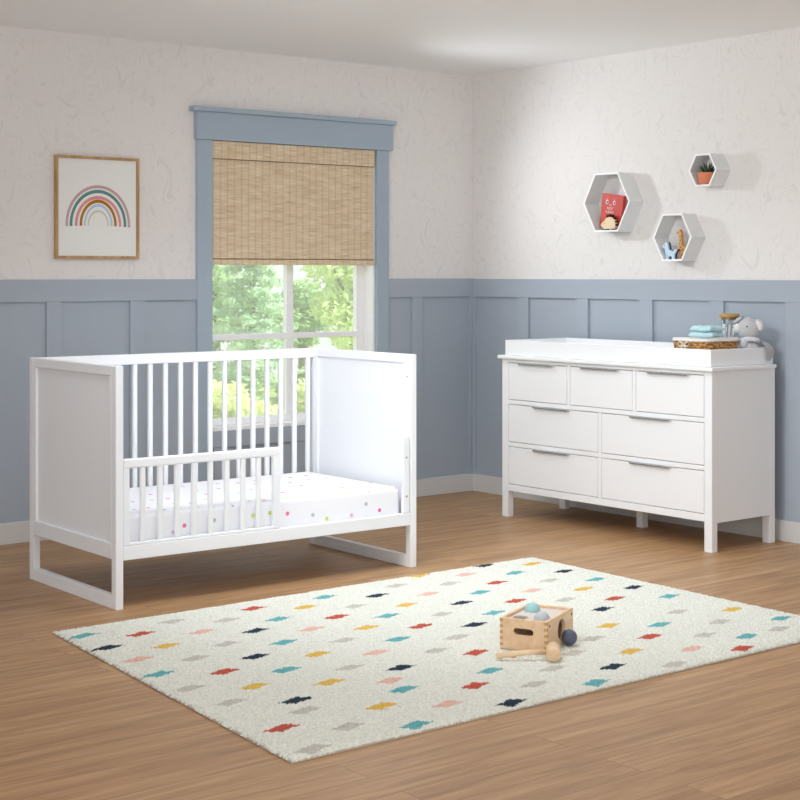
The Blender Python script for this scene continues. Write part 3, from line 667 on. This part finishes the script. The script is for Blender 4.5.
# succulent
pp = empty('potted_succulent', (-0.060, -1.757, zC + 0.0005)); tag(pp, 'small spiky succulent in a terracotta pot in the smallest shelf', 'potted plant')
m = MB(); m.lathe([(0, 0), (0.036, 0), (0.040, 0.004), (0.0455, 0.030), (0.047, 0.054), (0.046, 0.058), (0.042, 0.058), (0.040, 0.050), (0, 0.050)], n=36); m.build('pot', mat('terracotta', rgb(222, 136, 104), 0.8, 0.1, vary=0.1, vscale=30), pp)
m = MB(); m.lathe([(0, 0.0525), (0.0405, 0.0515)], n=24); m.build('soil', mat('soil', rgb(66, 50, 40), 0.95, 0.05), pp)
for k in range(14):
    a = k * 2.4; r = 0.006 + 0.0012 * k; tilt = 0.18 + 0.05 * k; ln = 0.058 - 0.0012 * k
    b0 = Vector((r * math.cos(a), r * math.sin(a), 0.052)); dv = Vector((math.cos(a) * math.sin(tilt), math.sin(a) * math.sin(tilt), math.cos(tilt)))
    m = MB(); m.tube([b0, b0 + dv * ln * 0.35, b0 + dv * ln * 0.7, b0 + dv * ln], [0.0045, 0.0052, 0.0036, 0.0005], 8)
    m.build('leaf', M_LEAF if k else globals().setdefault('M_LEAF', mat('succulent_green', rgb(66, 84, 62), 0.6, 0.2, vary=0.25, vscale=60)), pp)

# ---------------------------------------------------------------- rug
DOTS = '''y-1.88,-1.80 k-1.53,-1.80 t-3.42,-1.90 g-3.08,-1.90 r-2.74,-1.90 t-2.42,-1.90 g-2.08,-1.90 p-1.72,-1.90 y-1.35,-1.90 r-3.26,-2.00 g-2.92,-2.00 y-2.58,-2.00 k-2.25,-2.00 g-1.89,-2.00 t-1.54,-2.00 k-3.44,-2.10 p-3.08,-2.10 t-2.77,-2.10 g-2.43,-2.10 p-2.08,-2.10 r-1.73,-2.10 k-1.36,-2.10 y-3.28,-2.20 k-2.93,-2.20 r-2.59,-2.20 y-2.27,-2.20 t-1.91,-2.20 g-1.54,-2.20 p-3.44,-2.30 g-3.11,-2.30 p-2.77,-2.30 t-2.44,-2.30 k-2.09,-2.30 p-1.73,-2.30 t-1.38,-2.30 g-3.29,-2.40 t-2.95,-2.40 y-2.61,-2.40 g-2.27,-2.40 r-1.91,-2.40 y-1.55,-2.40 t-3.48,-2.50 k-3.13,-2.50 g-2.78,-2.50 r-2.45,-2.50 t-2.11,-2.50 g-1.75,-2.50 k-1.38,-2.50 r-3.31,-2.60 y-2.96,-2.60 t-2.63,-2.60 k-2.29,-2.60 r-1.59,-2.60 k-1.94,-2.60 t-3.15,-2.70 p-2.80,-2.70 g-2.46,-2.70 k-1.76,-2.70 t-1.40,-2.70 t-2.11,-2.70 g-3.49,-2.70 g-2.98,-2.80 g-2.63,-2.80 y-3.33,-2.80 y-3.13,-2.90 k-2.86,-2.90 y-1.94,-2.90 g-1.58,-2.90 r-2.55,-2.90 p-2.25,-2.90 g-3.48,-2.90 p-2.98,-3.00 r-2.48,-3.00 g-2.12,-3.00 t-1.79,-3.00 y-1.40,-3.00 k-3.32,-3.00 t-2.67,-3.10 g-2.31,-3.10 r-1.95,-3.10 g-1.59,-3.10 t-3.01,-3.10 g-3.36,-3.10 r-2.82,-3.20 g-2.50,-3.20 y-2.15,-3.20 g-1.79,-3.20 t-1.38,-3.20 y-3.17,-3.20 r-3.51,-3.20 g-2.67,-3.30 k-2.34,-3.30 p-1.97,-3.30 t-1.69,-3.30 g-1.52,-3.30 p-3.01,-3.30 g-3.36,-3.30 t-2.52,-3.40 g-2.17,-3.40 r-1.84,-3.40 k-2.86,-3.40 t-3.21,-3.40 g-3.55,-3.40'''
COL = dict(k=rgb(52, 66, 80), t=rgb(112, 182, 186), g=rgb(204, 201, 192), r=rgb(198, 96, 80), y=rgb(228, 190, 96), p=rgb(232, 192, 176))
def make_rug():
    c00, c10, c11, c01 = Vector((-3.640, -3.435)), Vector((-1.287, -3.440)), Vector((-1.228, -1.774)), Vector((-3.464, -1.774))
    NX, NY = 440, 320
    cell = {}
    for tkn in DOTS.split():
        c = tkn[0]; x, y = map(float, tkn[1:].split(','))
        for i in range(-1, 2):
            for j in range(-1, 2): cell.setdefault((int(math.floor(x / 0.1)) + i, int(math.floor(y / 0.1)) + j), []).append((x, y, COL[c]))
    e1, e2 = Vector((0.058, -0.005)), Vector((0.022, 0.030)); det = e1.x * e2.y - e1.y * e2.x
    verts, cols = [], []
    base = rgb(233, 234, 224)
    rnd = random.Random(3)
    for j in range(NY + 1):
        v = j / NY; a, b = c00.lerp(c01, v), c10.lerp(c11, v)
        for i in range(NX + 1):
            p = a.lerp(b, i / NX); ed = min(i, NX - i, j, NY - j)
            x, y = p.x, p.y
            z = 0.013 + rnd.uniform(-0.0022, 0.0022) + 0.001 * noise.noise(Vector((x * 25, y * 25, 0)))
            if ed == 0:
                s = rnd.uniform(-0.006, 0.007); z = 0.004
                if i == 0: x -= s
                elif i == NX: x += s
                if j == 0: y -= s * 0.4
                elif j == NY: y += rnd.uniform(-0.004, 0.016); z = 0.008
            elif ed < 3: z -= 0.003
            else: x += rnd.uniform(-0.002, 0.002); y += rnd.uniform(-0.002, 0.002)
            verts.append((x, y, z))
            c = base
            for (dx, dy, dc) in cell.get((int(math.floor(x / 0.1)), int(math.floor(y / 0.1))), ()):
                qx, qy = x - dx, y - dy
                A = (qx * e2.y - qy * e2.x) / det; B = (e1.x * qy - e1.y * qx) / det
                sh = noise.noise(Vector((dx * 31, round(B * 9) * 1.7, dy * 17))) * 0.14
                if abs(A + sh) + abs(B) < 1.0 + rnd.uniform(-0.08, 0.08): c = dc
            cols.append(c)
    faces = []
    W = NX + 1
    for j in range(NY):
        for i in range(NX): faces.append((j * W + i, j * W + i + 1, (j + 1) * W + i + 1, (j + 1) * W + i))
    me = bpy.data.meshes.new('rug_pile'); me.from_pydata(verts, [], faces)
    at = me.color_attributes.new('pile', 'FLOAT_COLOR', 'POINT')
    at.data.foreach_set('color', [k for c in cols for k in c])
    me.materials.append(M_RUG)
    root = empty('area_rug', (-2.4, -2.6, 0.0)); tag(root, 'cream tufted area rug with rows of multicoloured diamond dots on the floor', 'rug')
    o = bpy.data.objects.new('rug_pile', me); col.objects.link(o); o.parent = root; o.location = (2.4, 2.6, 0.0)
    q = MB(); q.prism([(p.x + 2.4, p.y + 2.6) for p in (c00, c10, c11, c01)], lambda u, v, d: (u, v, d), 0.0005, 0.006); q.build('rug_backing', M_RUGEDGE, root)
make_rug()
RZ = 0.0150

# ---------------------------------------------------------------- pounding toy
TA = math.radians(25.0)
toy = empty('pounding_box', (-2.311, -2.9335, RZ), TA); tag(toy, 'wooden ball pounding box with holes on the cream rug', 'toy')
TL, TW, TT, TH2 = 0.243, 0.163, 0.011, 0.100
def cyl(c, r, ln, axis='Z', n=40):
    q = MB(); R = {'Z': Matrix(), 'X': Matrix.Rotation(PI / 2, 4, 'Y'), 'Y': Matrix.Rotation(PI / 2, 4, 'X')}[axis]
    q.lathe([(0, -ln), (r, -ln), (r, ln), (0, ln)], n=n, M=Matrix.Translation(c) @ R, smooth=False); return q.build('cutter', M_BEECH)
L2, W2 = TL / 2, TW / 2
q = MB(); q.box((-L2, -W2, 0), (-L2 + TT, W2, TH2), 0.0015); pf = q.build('end_board', M_BEECH, toy)
q = MB(); st = []
for i in range(13): st.append((-0.024 - 0.0105 * math.cos(PI * i / 12 - PI / 2), 0.0105 * math.sin(PI * i / 12 - PI / 2)))
st = [(0.024 + 0.0105 * math.cos(-PI / 2 + PI * i / 12), 0.0105 * math.sin(-PI / 2 + PI * i / 12)) for i in range(13)] + [(-0.024 + 0.0105 * math.cos(PI / 2 + PI * i / 12), 0.0105 * math.sin(PI / 2 + PI * i / 12)) for i in range(13)]
q.prism(st, lambda u, v, d: (d, u, 0.060 + v), -L2 - 0.02, -L2 + TT + 0.02); sc_ = q.build('cutter', M_BEECH)
bpy.context.view_layer.update(); sc_.parent = toy; bpy.context.view_layer.update()
cut(pf, [sc_])
q = MB(); q.box((L2 - TT, -W2, 0), (L2, W2, TH2), 0.0015); q.build('end_board', M_BEECH, toy)
q = MB(); q.box((-L2 + TT, -W2, 0), (L2 - TT, -W2 + TT, TH2), 0.001); ps = q.build('side_board', M_BEECH, toy)
c1 = cyl((0.010, -W2, 0.050), 0.034, 0.03, 'Y'); c1.parent = toy; bpy.context.view_layer.update(); cut(ps, [c1])
q = MB(); q.box((-L2 + TT, W2 - TT, 0), (L2 - TT, W2, TH2), 0.001); q.build('side_board', M_BEECH, toy)
q = MB(); q.box((-L2 + TT, -W2 + TT, 0.004), (L2 - TT, W2 - TT, 0.010), 0); q.build('bottom_board', M_BEECH, toy)
q = MB(); q.box((-L2 + TT, -W2 + TT, TH2 - 0.018), (L2 - TT, W2 - TT, TH2 - 0.009), 0); tp = q.build('top_board', M_TOPPLATE, toy)
HOLES = ((-0.056, 0.036), (0.050, 0.036), (-0.050, -0.036))
cs = [cyl((x, y, TH2 - 0.013), 0.026, 0.02) for x, y in HOLES]
for c in cs: c.parent = toy
bpy.context.view_layer.update(); cut(tp, cs)
for s_ in (-1, 1):
    for k in range(5):
        q = MB(); z = 0.010 + k * 0.0195
        q.box((-L2 - 0.0004, s_ * (W2 + 0.0004), z), (-L2 + TT, s_ * (W2 - TT), z + 0.0095), 0); q.build('finger_joint', M_BEECH_END, toy)
for x in (-L2 + 0.022, L2 - 0.016):
    q = MB(); q.lathe([(0, 0), (0.0045, 0), (0.0045, 0.0006), (0, 0.0007)], n=16, M=Matrix.Translation((x, -W2, 0.082)) @ Matrix.Rotation(PI / 2, 4, 'X')); q.build('peg', M_BEECH_DK, toy)
def toy_ball(name, c, r, color, label):
    q = MB(); q.ball((0, 0, 0), r, sub=4); o = q.build(name, mat(name + '_%d' % color[0], rgb(*color), 0.4, 0.3), loc=c)
    return tag(o, label, 'ball', 'balls of the pounding box')
ca, sa = math.cos(TA), math.sin(TA)
def on_toy(x, y, z): return (-2.311 + ca * x - sa * y, -2.9335 + sa * x + ca * y, RZ + z)
BR = 0.0265
toy_ball('wooden_ball', on_toy(*HOLES[1], TH2 - 0.007), BR, (162, 208, 208), 'aqua wooden ball sitting in the far hole of the toy box')
toy_ball('wooden_ball', on_toy(*HOLES[2], TH2 - 0.009), BR, (196, 200, 206), 'pale grey wooden ball sitting in the near hole of the toy box')
toy_ball('wooden_ball', (-2.250, -3.022, RZ + 0.0255), 0.0255, (92, 98, 116), 'dark slate blue ball on the rug beside the toy box')
# mallet
ml = empty('wooden_mallet', (-2.421, -3.122, RZ)); tag(ml, 'small wooden mallet lying on the rug in front of the toy box', 'mallet')
hd_dir = Vector((0.69, 0.725, 0))       # axis of the head
q = MB(); q.lathe([(0, -0.043), (0.019, -0.043), (0.0225, -0.039), (0.0225, 0.039), (0.019, 0.043), (0, 0.043)], n=36, M=Matrix.Translation((0, 0, 0.0225)) @ hd_dir.to_track_quat('Z', 'Y').to_matrix().to_4x4()); q.build('mallet_head', M_BEECH, ml)
hv = Vector((-0.146, 0.106, 0))
q = MB(); q.tube([Vector((0, 0, 0.0225)) + hv * 0.1, Vector((0, 0, 0.021)) + hv * 0.5, Vector((0, 0, 0.0145)) + hv * 0.85, Vector((0, 0, 0.0105)) + hv * 1.0], [0.0080, 0.0085, 0.0092, 0.0095], 20); q.build('handle', M_BEECH, ml)

# ---------------------------------------------------------------- garden outside
GZ = -0.55
m = MB(); m.box((-6, 0.6, GZ - 0.1), (26, 15.5, GZ), 0); struct(m.build('lawn', leaf_mat('lawn_grass', rgb(150, 176, 92), rgb(206, 216, 140))))
M_BARK = mat('bark', rgb(122, 112, 98), 0.9, 0.1, vary=0.2, vscale=12)
def leaves(m, c, r, n, size, rnd, squash=1.0, droop=0.0):
    for _ in range(n):
        while True:
            p = Vector((rnd.uniform(-1, 1), rnd.uniform(-1, 1), rnd.uniform(-1, 1)))
            if 0.25 < p.length < 1: break
        p = Vector((p.x * r, p.y * r, p.z * r * squash)) + Vector(c)
        d = Vector((rnd.gauss(0, 1), rnd.gauss(0, 1), rnd.gauss(0, 0.7) - droop)).normalized(); w = d.orthogonal().normalized()
        w = (Matrix.Rotation(rnd.uniform(0, 6.28), 3, d) @ w); s = size * rnd.uniform(0.6, 1.3)
        vs = [m.bm.verts.new(q) for q in (p - d * s, p + w * s * 0.42, p + d * s, p - w * s * 0.42)]
        m.bm.faces.new(vs)
def conifer(loc, h, r, n, mt, label, seed):
    rnd = random.Random(seed); o = empty('conifer_tree', loc); tag(o, label, 'tree', 'garden trees outside the window')
    m = MB(); m.tube([(0, 0, -0.02), (0, 0, h * 0.5), (0, 0, h * 0.98)], [0.06, 0.045, 0.008], 10); m.build('trunk', M_BARK, o)
    m = MB()
    nb = 52
    for k in range(nb):
        f = (k + 0.5) / nb; z = h * (0.10 + 0.9 * f); rr = r * (1 - f) ** 0.8 + 0.05; a = k * 2.4
        for s in range(4):
            q = 0.3 + 0.25 * s; leaves(m, (rr * q * math.cos(a), rr * q * math.sin(a), z - 0.12 * q * rr + 0.05 * q), 0.10 + 0.12 * rr * (1 - 0.4 * q), n // (nb * 4), 0.055, rnd, 0.6, 0.2)
    m.build('foliage', mt, o)
def broadleaf(loc, h, blobs, n, size, mt, label, seed, lean=(0, 0), group='garden trees outside the window'):
    rnd = random.Random(seed); o = empty('leafy_tree', loc); tag(o, label, 'tree', group)
    m = MB(); fork = Vector((lean[0] * 0.4, lean[1] * 0.4, h * 0.42))
    m.tube([(0, 0, -0.02), fork * 0.5 + Vector((0.03, 0, 0)), fork], [0.10, 0.08, 0.065], 10)
    for bx_, by_, bz, br in blobs:
        e = Vector((bx_, by_, bz)); m.tube([fork, fork.lerp(e, 0.5) + Vector((0, 0, 0.06)), e], [0.05, 0.03, 0.01], 8)
    m.build('trunk', M_BARK, o)
    m = MB(); tot = sum(b[3] ** 2 for b in blobs)
    for bx_, by_, bz, br in blobs: leaves(m, (bx_, by_, bz), br, int(n * br * br / tot), size, rnd, 0.8, 0.15)
    m.build('foliage', mt, o)
def shrub(loc, r, n, mt, label, seed, sq=0.8, size=0.06):
    rnd = random.Random(seed); o = empty('garden_shrub', loc); tag(o, label, 'shrub', 'garden shrubs outside the window')
    m = MB()
    for k in range(5): a = k * 1.26; m.tube([(0.03 * math.cos(a), 0.03 * math.sin(a), -0.02), (r * .5 * math.cos(a), r * .5 * math.sin(a), r * sq * 0.9)], [0.02, 0.006], 6)
    m.build('stems', M_BARK, o)
    m = MB()
    for k in range(7):
        a = k * 0.9; leaves(m, (r * 0.45 * math.cos(a), r * 0.45 * math.sin(a), r * sq * (0.45 + 0.5 * (k % 3) / 2)), r * 0.6, n // 7, size, rnd, 0.8)
    m.build('foliage', mt, o)
LG1 = leaf_mat('spruce_green', rgb(172, 206, 176), rgb(212, 230, 204)); LG2 = leaf_mat('fresh_green', rgb(204, 226, 160), rgb(236, 244, 196)); LG3 = leaf_mat('deep_green', rgb(148, 184, 138), rgb(196, 220, 172)); LG4 = leaf_mat('lime_green', rgb(222, 230, 168), rgb(242, 244, 206))
def gp_(px, depth):    # a point on the lawn at this bearing and distance from where the photographer stood
    r = (px - 400) / 1567.482
    return (-5.8890 + depth * (0.62652 + r * 0.77941), -6.6656 + depth * (0.77941 + r * -0.62652), GZ)
conifer(gp_(252, 21.5), 2.55, 0.62, 6200, LG1, 'blue-green conifer centred in the left window pane', 11)
broadleaf(gp_(352, 20.5), 2.5, ((-0.25, 0.1, 1.9, 0.42), (0.05, 0, 2.2, 0.42), (0.1, 0.1, 1.45, 0.42), (-0.35, 0, 1.35, 0.3), (-0.1, -0.1, 1.05, 0.35), (0.35, 0, 1.8, 0.45)), 3600, 0.06, LG2, 'light yellow-green tree with bare branches in the right window pane', 12, (0.1, 0))
broadleaf(gp_(214, 22.5), 2.7, ((0, 0, 2.3, 0.4), (-0.3, 0, 1.8, 0.45), (0.1, 0.1, 1.5, 0.4), (0.15, 0, 2.5, 0.3), (-0.1, 0, 1.05, 0.4)), 4200, 0.06, LG3, 'dark green leafy tree at the left window edge', 13)
broadleaf(gp_(302, 23.5), 1.9, ((0, 0, 1.45, 0.3), (-0.2, 0, 1.1, 0.3), (0.2, 0, 1.15, 0.32), (0, 0.1, 0.85, 0.32)), 3000, 0.055, LG3, 'small dark green tree behind the window mullion', 14)
broadleaf(gp_(385, 22.5), 2.8, ((0, 0, 2.3, 0.45), (-0.2, 0, 1.7, 0.5), (0.1, 0.1, 1.3, 0.4), (-0.2, 0, 1.0, 0.35)), 3200, 0.06, LG2, 'yellow-green tree at the right window edge', 19)
shrub(gp_(222, 18.6), 0.42, 1500, LG4, 'lime yellow shrub low at the left of the window', 15)
shrub(gp_(243, 19.8), 0.28, 1400, LG3, 'dark green shrub under the conifer', 16, 1.3)
shrub(gp_(296, 19.4), 0.27, 1400, LG3, 'dark green shrub below the window mullion', 17, 1.4)
shrub(gp_(322, 18.8), 0.36, 1500, LG4, 'lime yellow shrub behind the crib end panel', 18, 1.0)
shrub(gp_(262, 17.6), 0.30, 900, LG4, 'small lime shrub in front of the dark green shrubs', 20, 0.7)

# ---------------------------------------------------------------- light
w = bpy.data.worlds.new('sky'); scn.world = w; w.use_nodes = True
bg = w.node_tree.nodes['Background']; bg.inputs['Color'].default_value = (0.95, 0.975, 1.0, 1); bg.inputs['Strength'].default_value = 1.15
def area(name, loc, target, size, power, color=(1, 1, 1), sy=None, spread=None):
    l = bpy.data.lights.new(name, 'AREA'); l.energy = power; l.color = color; l.size = size
    if sy: l.shape = 'RECTANGLE'; l.size_y = sy
    if spread: l.spread = math.radians(spread)
    o = bpy.data.objects.new(name, l); col.objects.link(o); o.location = loc
    o.rotation_euler = (Vector(target) - Vector(loc)).to_track_quat('-Z', 'Y').to_euler(); return o
def spot(name, loc, target, power, angle, blend=1.0, radius=0.1, color=(1, 1, 1)):
    l = bpy.data.lights.new(name, 'SPOT'); l.energy = power; l.spot_size = math.radians(angle); l.spot_blend = blend; l.shadow_soft_size = radius; l.color = color
    o = bpy.data.objects.new(name, l); col.objects.link(o); o.location = loc
    o.rotation_euler = (Vector(target) - Vector(loc)).to_track_quat('-Z', 'Y').to_euler(); return o
sl = bpy.data.lights.new('sun', 'SUN'); sl.energy = 10.0; sl.angle = math.radians(2); sl.color = (1, 0.97, 0.9)
so = bpy.data.objects.new('sun', sl); col.objects.link(so); so.rotation_euler = Vector((-0.60, 0.30, -0.74)).to_track_quat('-Z', 'Y').to_euler()
COOL = (0.89, 0.945, 1)
area('key_light', (-2.0, -2.2, 2.32), (-2.0, -2.3, 0), 1.0, 18, COOL, spread=140)
area('dresser_key', (-3.3, -2.2, 2.30), (-0.5, -1.5, 0.4), 0.9, 23, COOL, spread=110)
area('front_fill', (-4.6, -8.2, 1.9), (-2.0, -1.0, 0.9), 2.6, 18, COOL, sy=1.6)
area('up_fill', (-4.6, -5.2, 1.0), (-3.6, -4.0, 2.35), 1.5, 20, COOL)  # added fill, thrown upwards to lift the ceiling and the ambient
spot('sash_fill', (-3.2, -3.2, 2.25), (-1.22, 0.1, 0.80), 34, 22, 0.8, 0.15, COOL)  # added spot that brightens the white sash from inside the room
spot('shelf_light', (-1.0, -0.15, 1.85), (0, -2.2, 1.25), 38, 135, 1.0, 0.07, COOL)

# ---------------------------------------------------------------- camera
cam = bpy.data.cameras.new('camera'); co = bpy.data.objects.new('camera', cam); col.objects.link(co)
co.location = (-5.8890, -6.6656, 1.230); co.rotation_euler = (PI / 2, 0, -math.radians(38.7936))
cam.sensor_width = 36; cam.lens = 1567.482 / 800 * 36; cam.shift_y = -(400 - 273.0) / 800; cam.clip_end = 200
scn.camera = co
scn.view_settings.view_transform = 'Standard'; scn.view_settings.look = 'None'
